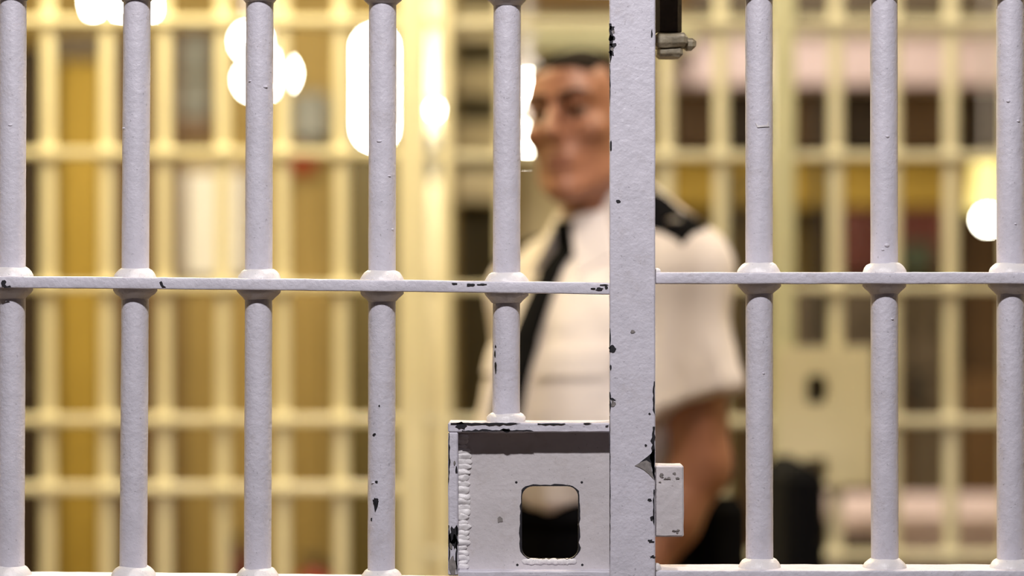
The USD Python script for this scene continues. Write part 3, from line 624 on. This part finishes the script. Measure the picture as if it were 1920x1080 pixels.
# ---------------------------------------------------------------- the officer
class Field:
    def __init__(s, lo, hi, h):
        s.lo, s.h = np.array(lo, float), h
        s.n = np.ceil((np.array(hi) - s.lo) / h).astype(int) + 1
        s.F = np.full(s.n, 0.12, np.float32)
        s.ax = [s.lo[i] + h * np.arange(s.n[i]) for i in range(3)]
    def grid(s, lo, hi):
        i0 = np.clip(np.floor((np.array(lo) - s.lo) / s.h).astype(int), 0, s.n - 1); i1 = np.clip(np.ceil((np.array(hi) - s.lo) / s.h).astype(int) + 1, 1, s.n)
        sl = tuple(slice(a, b) for a, b in zip(i0, i1))
        P = np.stack(np.meshgrid(*[s.ax[i][sl[i]] for i in range(3)], indexing='ij'), -1).astype(np.float32)
        return sl, P
    def add(s, fn, lo, hi, k=0.02, mode='union'):
        pad = max(0.05, k * 2)
        sl, P = s.grid(np.array(lo) - pad, np.array(hi) + pad)
        d = fn(P); a = s.F[sl]
        if mode == 'union':
            hh = np.clip(0.5 + 0.5 * (d - a) / k, 0, 1) if k else (d > a)
            s.F[sl] = d + (a - d) * hh - k * hh * (1 - hh)
        else:
            d = -d; hh = np.clip(0.5 - 0.5 * (d - a) / k, 0, 1)
            s.F[sl] = d + (a - d) * hh + k * hh * (1 - hh)
    def mesh(s, smooth=6):
        F = s.F; n = np.array(F.shape); inside = F < 0
        c = np.zeros(n - 1, bool); c0 = np.zeros(n - 1, np.int8)
        for a, b, d in np.ndindex(2, 2, 2): c0 += inside[a:n[0] - 1 + a, b:n[1] - 1 + b, d:n[2] - 1 + d]
        cells = np.argwhere((c0 > 0) & (c0 < 8)); idx = -np.ones(n - 1, np.int64); idx[tuple(cells.T)] = np.arange(len(cells))
        acc, cnt = np.zeros((len(cells), 3)), np.zeros(len(cells))
        for axis in range(3):
            o1, o2 = [q for q in range(3) if q != axis]
            for u, v in np.ndindex(2, 2):
                p = cells.copy(); p[:, o1] += u; p[:, o2] += v
                q = p.copy(); q[:, axis] += 1
                fa, fb = F[tuple(p.T)], F[tuple(q.T)]
                cr = (fa < 0) != (fb < 0); t = np.where(cr, fa / np.where(cr, fa - fb, 1), 0)
                pos = p.astype(float); pos[:, axis] += t
                acc[cr] += pos[cr]; cnt[cr] += 1
        V = s.lo + s.h * acc / cnt[:, None]
        faces = []
        for axis in range(3):
            o1, o2 = [(1, 2), (2, 0), (0, 1)][axis]
            sla, slb = [slice(None)] * 3, [slice(None)] * 3
            sla[axis], slb[axis] = slice(0, -1), slice(1, None)
            for flip, e in ((False, inside[tuple(sla)] & ~inside[tuple(slb)]), (True, ~inside[tuple(sla)] & inside[tuple(slb)])):
                E = np.argwhere(e); E = E[(E[:, o1] > 0) & (E[:, o2] > 0) & (E[:, o1] < n[o1] - 1) & (E[:, o2] < n[o2] - 1)]
                qd = []
                for u, v in ((-1, -1), (0, -1), (0, 0), (-1, 0)):
                    p = E.copy(); p[:, o1] += u; p[:, o2] += v; qd.append(idx[tuple(p.T)])
                qd = np.stack(qd, 1)
                faces.append(qd[:, ::-1] if flip else qd)
        q = np.vstack(faces); f = np.vstack([q[:, [0, 1, 2]], q[:, [0, 2, 3]]])
        m = trimesh.Trimesh(V, f, process=False)
        if smooth:
            e = m.edges_unique; N = len(V)
            A = sparse.coo_matrix((np.ones(2 * len(e)), (np.r_[e[:, 0], e[:, 1]], np.r_[e[:, 1], e[:, 0]])), shape=(N, N)).tocsr()
            deg = np.maximum(np.asarray(A.sum(1)).ravel(), 1)[:, None]; W_ = np.array(m.vertices)
            for _ in range(smooth):
                W_ = W_ + 0.5 * (A @ W_ / deg - W_); W_ = W_ - 0.52 * (A @ W_ / deg - W_)
            m.vertices = W_
        return m
    def front_y(s, x, z):
        """y of the surface met from the front (from -y) at x, z"""
        ix, iz = int(round((x - s.lo[0]) / s.h)), int(round((z - s.lo[2]) / s.h))
        col = s.F[ix, :, iz]; k = np.argmax(col < 0)
        if not (col < 0).any(): return None
        t = col[k - 1] / (col[k - 1] - col[k]); return s.ax[1][k - 1] + t * s.h
    def top_z(s, x, y):
        ix, iy = int(round((x - s.lo[0]) / s.h)), int(round((y - s.lo[1]) / s.h))
        col = s.F[ix, iy, ::-1]
        if not (col < 0).any(): return None
        k = np.argmax(col < 0); zz = s.ax[2][::-1]
        t = col[k - 1] / (col[k - 1] - col[k]); return zz[k - 1] - t * s.h

def cone(a, b, ra, rb):
    a, b = np.array(a, np.float32), np.array(b, np.float32); ab = b - a; L = float(ab @ ab)
    def fn(P):
        t = np.clip(((P - a) @ ab) / L, 0, 1); q = P - a - t[..., None] * ab
        return np.sqrt((q * q).sum(-1)) - (ra + (rb - ra) * t)
    r = max(ra, rb)
    return fn, np.minimum(a, b) - r, np.maximum(a, b) + r
def ell(c, r, R=None):
    c, r = np.array(c, np.float32), np.array(r, np.float32)
    def fn(P):
        q = P - c
        if R is not None: q = q @ R.astype(np.float32)
        k0 = np.sqrt(((q / r) ** 2).sum(-1)); k1 = np.sqrt(((q / (r * r)) ** 2).sum(-1)) + 1e-9
        return k0 * (k0 - 1) / k1
    m = float(r.max()); return fn, c - m, c + m

YAW = -52.0
off = thing('person', 'man with cropped dark hair in white short-sleeved shirt and black tie, standing behind the bars', 'person', (0.132, 1.65, 0.0), YAW)
# head frame
HY, HR = math.radians(27), math.radians(-6)
RH = trimesh.transformations.euler_matrix(math.radians(-4), HR, HY, 'sxyz')[:3, :3]
HC = np.array([0.0, -0.036, 1.662])
def hp(p): return HC + RH @ np.array(p, float)
def hell(c, r): return ell(hp(c), r, RH)
def hcone(a, b, ra, rb): return cone(hp(a), hp(b), ra, rb)
SH_L, EL_L, WR_L = np.array([0.200, 0.004, 1.428]), np.array([0.234, 0.008, 1.135]), np.array([0.195, -0.140, 0.910])
SH_R, EL_R, WR_R = np.array([-0.188, 0.014, 1.400]), np.array([-0.232, 0.100, 1.150]), np.array([-0.105, 0.185, 0.965])
bf = Field((-0.36, -0.34, -0.01), (0.36, 0.22, 1.81), 0.0055)
def B(s, k=0.02, mode='union'): bf.add(s[0], s[1], s[2], k, mode)
B(ell((0, 0.0, 1.28), (0.155, 0.095, 0.20)), .03); B(ell((0, 0.0, 1.05), (0.14, 0.095, 0.16)), .05)
B(cone((-0.15, 0.005, 1.42), (0.15, 0.005, 1.42), 0.05, 0.05), .04)
B(cone((0, 0.015, 1.44), (0, -0.002, 1.60), 0.060, 0.056), .03)
for s, (S, E, Wr) in ((1, (SH_L, EL_L, WR_L)), (-1, (SH_R, EL_R, WR_R))):
    B(cone(S, E, 0.054, 0.044), .02); B(cone(E, E + 0.35 * (Wr - E), 0.042, 0.044), .02); B(cone(E + 0.35 * (Wr - E), Wr, 0.043, 0.029), .02)
    dr = (Wr - E) / np.linalg.norm(Wr - E); side = np.array([0, 1.0, 0]) - dr * dr[1]; side /= np.linalg.norm(side); nrm = np.cross(dr, side) * s
    palm = Wr + dr * 0.055
    B(cone(Wr, palm + dr * 0.02, 0.026, 0.024), .015)
    for j in range(4):
        B(cone(Wr + dr * 0.03 + side * (0.012 * (j - 1.5)), Wr + dr * 0.09 + side * (0.019 * (j - 1.5)), 0.013, 0.0115), .012)
    for j, L in enumerate((0.040, 0.047, 0.044, 0.034)):
        a = Wr + dr * 0.092 + side * 0.0205 * (j - 1.5); c1 = dr * 0.85 - nrm * 0.5; c2 = dr * 0.35 - nrm * 0.93
        b1 = a + c1 * L; b2 = b1 + c2 * L * 0.75
        B(cone(a, b1, 0.0095, 0.0088), .003); B(cone(b1, b2, 0.0088, 0.0078), .003)
    t0 = Wr + dr * 0.03 - side * 0.022; t1 = t0 + dr * 0.035 - side * 0.026 - nrm * 0.012; t2 = t1 + dr * 0.032 - nrm * 0.012 - side * 0.004
    B(cone(t0, t1, 0.013, 0.0105), .008); B(cone(t1, t2, 0.0100, 0.0085), .003)
    B(cone((s * 0.085, 0, 0.95), (s * 0.095, -0.01, 0.5), 0.075, 0.052), .03); B(cone((s * 0.095, -0.01, 0.5), (s * 0.10, 0.02, 0.09), 0.05, 0.036), .02)
    B(cone((s * 0.10, 0.03, 0.05), (s * 0.115, -0.14, 0.04), 0.036, 0.032), .02)
# skull and face
B(hell((0, 0.020, 0.018), (0.0755, 0.097, 0.090)), .02)
B(hell((0, -0.022, -0.050), (0.060, 0.066, 0.080)), .03)
B(hell((0, -0.045, 0.040), (0.058, 0.045, 0.045)), .03)
B(hcone((-0.050, -0.005, -0.088), (-0.012, -0.066, -0.116), 0.022, 0.019), .02); B(hcone((0.050, -0.005, -0.088), (0.012, -0.066, -0.116), 0.022, 0.019), .02)
B(hell((0, -0.074, -0.116), (0.021, 0.019, 0.019)), .015)
for s in (-1, 1):
    B(hcone((s * 0.012, -0.086, 0.022), (s * 0.046, -0.072, 0.024), 0.011, 0.011), .012)
    B(hell((s * 0.044, -0.058, -0.030), (0.024, 0.024, 0.020)), .02)
    B(hell((s * 0.032, -0.096, 0.000), (0.019, 0.020, 0.014)), .010, 'sub')
    B(hell((s * 0.080, 0.012, -0.012), (0.010, 0.021, 0.034)), .010)
    B(hell((s * 0.0115, -0.104, -0.038), (0.009, 0.011, 0.008)), .006)
    B(hell((s * 0.032, -0.0835, 0.0065), (0.0155, 0.010, 0.0045)), .004)
B(hcone((0, -0.088, 0.012), (0, -0.116, -0.034), 0.008, 0.0115), .010)
B(hell((0, -0.080, -0.078), (0.026, 0.014, 0.022)), .014)
B(hcone((-0.017, -0.0885, -0.071), (0.017, -0.0885, -0.071), 0.0055, 0.0055), .005); B(hcone((-0.015, -0.0875, -0.083), (0.015, -0.0875, -0.083), 0.0065, 0.0065), .005)
B(hcone((-0.024, -0.0935, -0.0770), (0.024, -0.0935, -0.0770), 0.0030, 0.0030), .003, 'sub')
part(off, 'body', bf.mesh(4), M['skin'], 'skin of the face, neck and bare forearms', smooth=True)
for s in (-1, 1):
    e = part(off, 'eye', ball(hp((s * 0.032, -0.0735, 0.0005)), 0.0112, 2), M['shadedeye'], smooth=True)
    part(e, 'iris', ball(hp((s * 0.032 + 0.001, -0.0805, 0.0005)), 0.0072, 2, (1, 0.8, 1)), M['iris'], smooth=True)
    bb = []
    for q in np.linspace(0, 1, 9):
        a = hp((s * (0.014 + 0.036 * q), -0.0955 + 0.018 * q * q, 0.021 + 0.006 * math.sin(q * 2.4))); bb.append(ball(a, 0.0058 * (1 - 0.4 * q), 1, (1.3, 1, 0.8)))
    part(off, 'eyebrow', cat_(bb), M['hair'], smooth=True)
lipm = cat_([ball(hp((x, -0.0922 + 9.0 * x * x, -0.0715 - 3.0 * x * x)), 0.0040 * (1 - 12 * abs(x) ** 1.5 * 3), 1, (1.4, 0.7, 0.75)) for x in np.linspace(-0.019, 0.019, 9)] + [ball(hp((x, -0.0922 + 9.0 * x * x, -0.0835 + 4.0 * x * x)), 0.0050 * (1 - 12 * abs(x) ** 1.5 * 3), 1, (1.4, 0.7, 0.75)) for x in np.linspace(-0.017, 0.017, 9)])
part(off, 'lips', lipm, M['lips'], smooth=True)
# cropped hair: a thin cap over the skull, cut to the hairline
hf = Field((-0.13, -0.17, 1.56), (0.13, 0.15, 1.80), 0.004)
def hair_fn(P):
    q = ((P - HC) @ RH).astype(np.float32)
    d1 = ell((0, 0.020, 0.018), (0.0785, 0.100, 0.0935))[0](q); d2 = ell((0, -0.045, 0.040), (0.060, 0.047, 0.048))[0](q)
    hh = np.clip(0.5 + 0.5 * (d2 - d1) / 0.03, 0, 1); d = d2 + (d1 - d2) * hh - 0.03 * hh * (1 - hh)
    front = np.abs(q[..., 0]) / 0.07
    line = 0.067 + 0.010 * np.cos(front * 3.0) * 0 - 0.018 * (front > 0) * front ** 2     # hairline height on the forehead
    hz_ = np.where(q[..., 1] < -0.03, line, line - (q[..., 1] + 0.03) * 1.25)
    hz_ = np.maximum(hz_, -0.06)
    side = np.where((np.abs(q[..., 0]) > 0.055) & (q[..., 1] < -0.012), 1.0, 0.0)
    return np.maximum(d, np.maximum(hz_ - q[..., 2], np.where(side > 0, (-0.012 - q[..., 1]) * 0.8, -1.0)))
hf.add(hair_fn, (-0.12, -0.16, 1.57), (0.12, 0.14, 1.795), 0.0001)
part(off, 'hair', hf.mesh(3), M['hair'], 'very short dark hair with receding hairline', smooth=True)
# shirt
sf = Field((-0.40, -0.26, 1.00), (0.40, 0.24, 1.58), 0.007)
def S_(s, k=0.03, mode='union'): sf.add(s[0], s[1], s[2], k, mode)
S_(ell((0, -0.002, 1.285), (0.185, 0.128, 0.19)), .03)
S_(ell((0, -0.040, 1.14), (0.168, 0.142, 0.19)), .08)
S_(ell((0, -0.034, 1.09), (0.166, 0.146, 0.10)), .05)
for s in (-1, 1):
    S_(cone((s * 0.060, 0.022, 1.518) if s > 0 else (-0.03, 0.016, 1.468), (0.204, 0.014, 1.434) if s > 0 else (-0.182, 0.012, 1.402), 0.053, 0.060), .05)
for s, (S, E) in ((1, (SH_L, EL_L)), (-1, (SH_R, EL_R))):
    ax = (E - S) / np.linalg.norm(E - S); hem = S + ax * (0.205 if s > 0 else 0.165)
    fn, lo, hi = cone(S + np.array([-0.004 * s, 0, -0.030]), hem + ax * 0.1, 0.060, 0.088)
    tilt = ax + np.array([0.28 * s, 0.10, 0.0]); tilt /= np.linalg.norm(tilt)
    S_((lambda P, fn=fn, hem=hem, tilt=tilt: np.maximum(fn(P), (P - hem.astype(np.float32)) @ tilt.astype(np.float32)), lo, hi), .06)
sl, P = sf.grid(sf.lo, sf.lo + sf.h * sf.n)
sf.F[sl] = np.maximum(sf.F[sl], 1.074 - P[..., 2])
shirt = sf.mesh(5)
v = np.array(shirt.vertices); n = shirt.vertex_normals
fold = (meshkit.fbm(v * np.array([26, 26, 7.0]) + 3.1, 3, 5) - 0.5) * 0.034 * np.clip((1.42 - v[:, 2]) / 0.2, 0.15, 1.0) + 0.006 * np.sin(v[:, 0] * 70 + v[:, 2] * 14) * np.clip((1.25 - v[:, 2]) / 0.2, 0, 1)
shirt.vertices = v + n * fold[:, None]
sh = part(off, 'shirt', shirt, M['shirt'], 'white short-sleeved uniform shirt', smooth=True)

def drape(rows, th):
    """a thin cloth of rows of points (r, c, 3) with outward offset th: closed"""
    A = np.asarray(rows[0], float); Bk = np.asarray(rows[1], float); r, c, _ = A.shape
    v = np.vstack([A.reshape(-1, 3), Bk.reshape(-1, 3)]); f = []
    for i in range(r - 1):
        for j in range(c - 1):
            a = i * c + j; q = [a, a + 1, a + c + 1, a + c]; f += [[q[0], q[1], q[2]], [q[0], q[2], q[3]]]
            q = [k + r * c for k in q]; f += [[q[2], q[1], q[0]], [q[3], q[2], q[0]]]
    ring = [j for j in range(c)] + [i * c + c - 1 for i in range(1, r)] + [(r - 1) * c + j for j in range(c - 2, -1, -1)] + [i * c for i in range(r - 2, 0, -1)]
    for a, b in zip(ring, ring[1:] + ring[:1]): f += [[a, a + r * c, b], [b, a + r * c, b + r * c]]
    m = trimesh.Trimesh(v, f, process=False)
    if m.volume < 0: m.invert()
    return m
def front_cloth(pts, lift=0.006, th=0.004):
    A = np.array([[(x, sf.front_y(x, z) - lift, z) for x, z in row] for row in pts]); Bk = A + np.array([0, th + lift * 0.8, 0]); return drape((A, Bk), th)
zs = np.linspace(1.470, 1.088, 30)
ys = [sf.front_y(0.0, z) for z in zs]
for i in range(1, len(ys)): ys[i] = min(ys[i], ys[i - 1] + 0.004)       # hangs, never dips in
rowsA = [[(u * (0.022 + 0.016 * min(1, (1.470 - z) / 0.30)), y - 0.012 + 0.006 * u * u, z) for u in (-1, -0.6, -0.2, 0.2, 0.6, 1)] for y, z in zip(ys, zs)]
A = np.array(rowsA); tie = drape((A, A + np.array([0, 0.006, 0])), 0.006)
ykn = ys[0] - 0.008
knot = trimesh.convex.convex_hull(np.array([(x, ykn + dy, z) for (x, z) in ((-0.022, 1.503), (0.022, 1.503), (-0.016, 1.462), (0.016, 1.462)) for dy in (-0.010, 0.012)] + [(0, ykn - 0.016, 1.49), (0, ykn - 0.013, 1.465)]))
part(off, 'tie', cat_([tie, knot]), M['blackcloth'], 'black necktie', smooth=40)
# collar: a stand around the neck and two folded wings
rings = []
for (r, dz) in ((0.063, 0.0), (0.0665, 0.0), (0.0655, 0.040), (0.062, 0.040)):
    a = np.linspace(0, 2 * math.pi, 40, endpoint=False)
    rings.append(np.stack([r * 1.0 * np.sin(a), 0.008 - r * 1.06 * np.cos(a) - 0.4 * dz * 0 , 1.474 + dz + 0.012 * (1 - np.cos(a))], 1))
band = loft(rings + [rings[0]], cap=False)
wings = []
for s in (-1, 1):
    def fy(x, z): 
        y = sf.front_y(x, z); return y if y is not None else -0.05
    pts = [(s * 0.013, -0.064, 1.508), (s * 0.060, -0.030, 1.522), (s * 0.092, fy(s * 0.092, 1.46) - 0.008, 1.452), (s * 0.058, fy(s * 0.058, 1.425) - 0.010, 1.420), (s * 0.032, fy(s * 0.032, 1.46) - 0.009, 1.458)]
    pts = np.array(pts); wings.append(trimesh.convex.convex_hull(np.vstack([pts, pts + np.array([0, 0.006, -0.003])])))
part(off, 'collar', cat_([band] + wings), M['shirt'], 'white shirt collar', smooth=30)
# breast pockets with flaps
for s in (1, -1):
    xs = np.linspace(0.055, 0.150, 7) * s
    pk = part(off, 'breast_pocket', front_cloth([[(x, z) for x in xs] for z in np.linspace(1.300, 1.175, 8)], 0.007, 0.004), M['shirt'], smooth=40)
    part(pk, 'pocket_flap', front_cloth([[(x, z) for x in xs] for z in np.linspace(1.312, 1.268, 5)], 0.013, 0.005), M['shirt'], smooth=40)
# epaulettes
for s in (1, -1):
    rowsA = []
    for x in np.linspace(0.095 if s > 0 else 0.15, 0.240 if s > 0 else 0.22, 9):
        rowsA.append([(s * x, y, (sf.top_z(s * x, y) or 1.45) + 0.007) for y in np.linspace(-0.036, 0.012, 6)])
    A = np.array(rowsA); ep = part(off, 'epaulette', drape((A, A - np.array([0, 0, 0.008])), 0.008), M['blackcloth'], 'black shoulder slide with pale insignia', smooth=40)
    xq = s * 0.205; part(ep, 'insignia', ball((xq, -0.020, sf.top_z(xq, -0.020) + 0.009), 0.012, 1, (1, 1, 0.35)), M['silver'])
# trousers, belt, shoes
tf = Field((-0.26, -0.22, -0.005), (0.26, 0.24, 1.10), 0.009)
def T(s, k=0.03): tf.add(s[0], s[1], s[2], k)
T(ell((0, -0.014, 1.02), (0.166, 0.142, 0.12)), .03)
for s in (-1, 1):
    T(ell((s * 0.075, 0.050, 0.91), (0.095, 0.095, 0.11)), .04); T(cone((s * 0.085, 0.0, 0.93), (s * 0.098, -0.012, 0.50), 0.098, 0.072), .03); T(cone((s * 0.098, -0.012, 0.50), (s * 0.103, 0.015, 0.055), 0.072, 0.066), .02)
sl, P = tf.grid(tf.lo, tf.lo + tf.h * tf.n); tf.F[sl] = np.maximum(tf.F[sl], np.maximum(P[..., 2] - 1.086, 0.035 - P[..., 2]))
part(off, 'trousers', tf.mesh(4), M['blackcloth'], 'black uniform trousers', smooth=True)
a = np.linspace(0, 2 * math.pi, 48, endpoint=False)
rings = [np.stack([rx * np.sin(a), -0.030 - ry * np.cos(a), np.full(48, z)], 1) for rx, ry, z in ((0.155, 0.130, 1.050), (0.174, 0.153, 1.050), (0.174, 0.153, 1.088), (0.155, 0.130, 1.088))]
belt = part(off, 'belt', loft(rings + [rings[0]], cap=False), M['blackcloth'], 'black belt', smooth=40)
part(belt, 'buckle', cbox((-0.024, -0.189, 1.052), (0.024, -0.180, 1.086), 0.002), M['silver'])
part(belt, 'belt_pouch', cbox((0.115, 0.060, 0.945), (0.188, 0.160, 1.078), 0.020), M['blackcloth'], 'black pouch worn at the back of the belt')
for s in (-1, 1):
    part(off, 'shoe', loft([np.stack([s * 0.112 + 0.045 * wf * np.cos(q), np.full(16, y), np.maximum(0.0, 0.045 + hh * np.sin(q))], 1) for y, wf, hh in ((0.085, 0.3, 0.03), (0.075, 0.75, 0.06), (0.02, 0.85, 0.065), (-0.06, 1.0, 0.055), (-0.13, 1.05, 0.045), (-0.175, 0.8, 0.04), (-0.195, 0.3, 0.025)) for q in [np.linspace(0, 2 * math.pi, 16, endpoint=False)]]), M['black'], smooth=50)
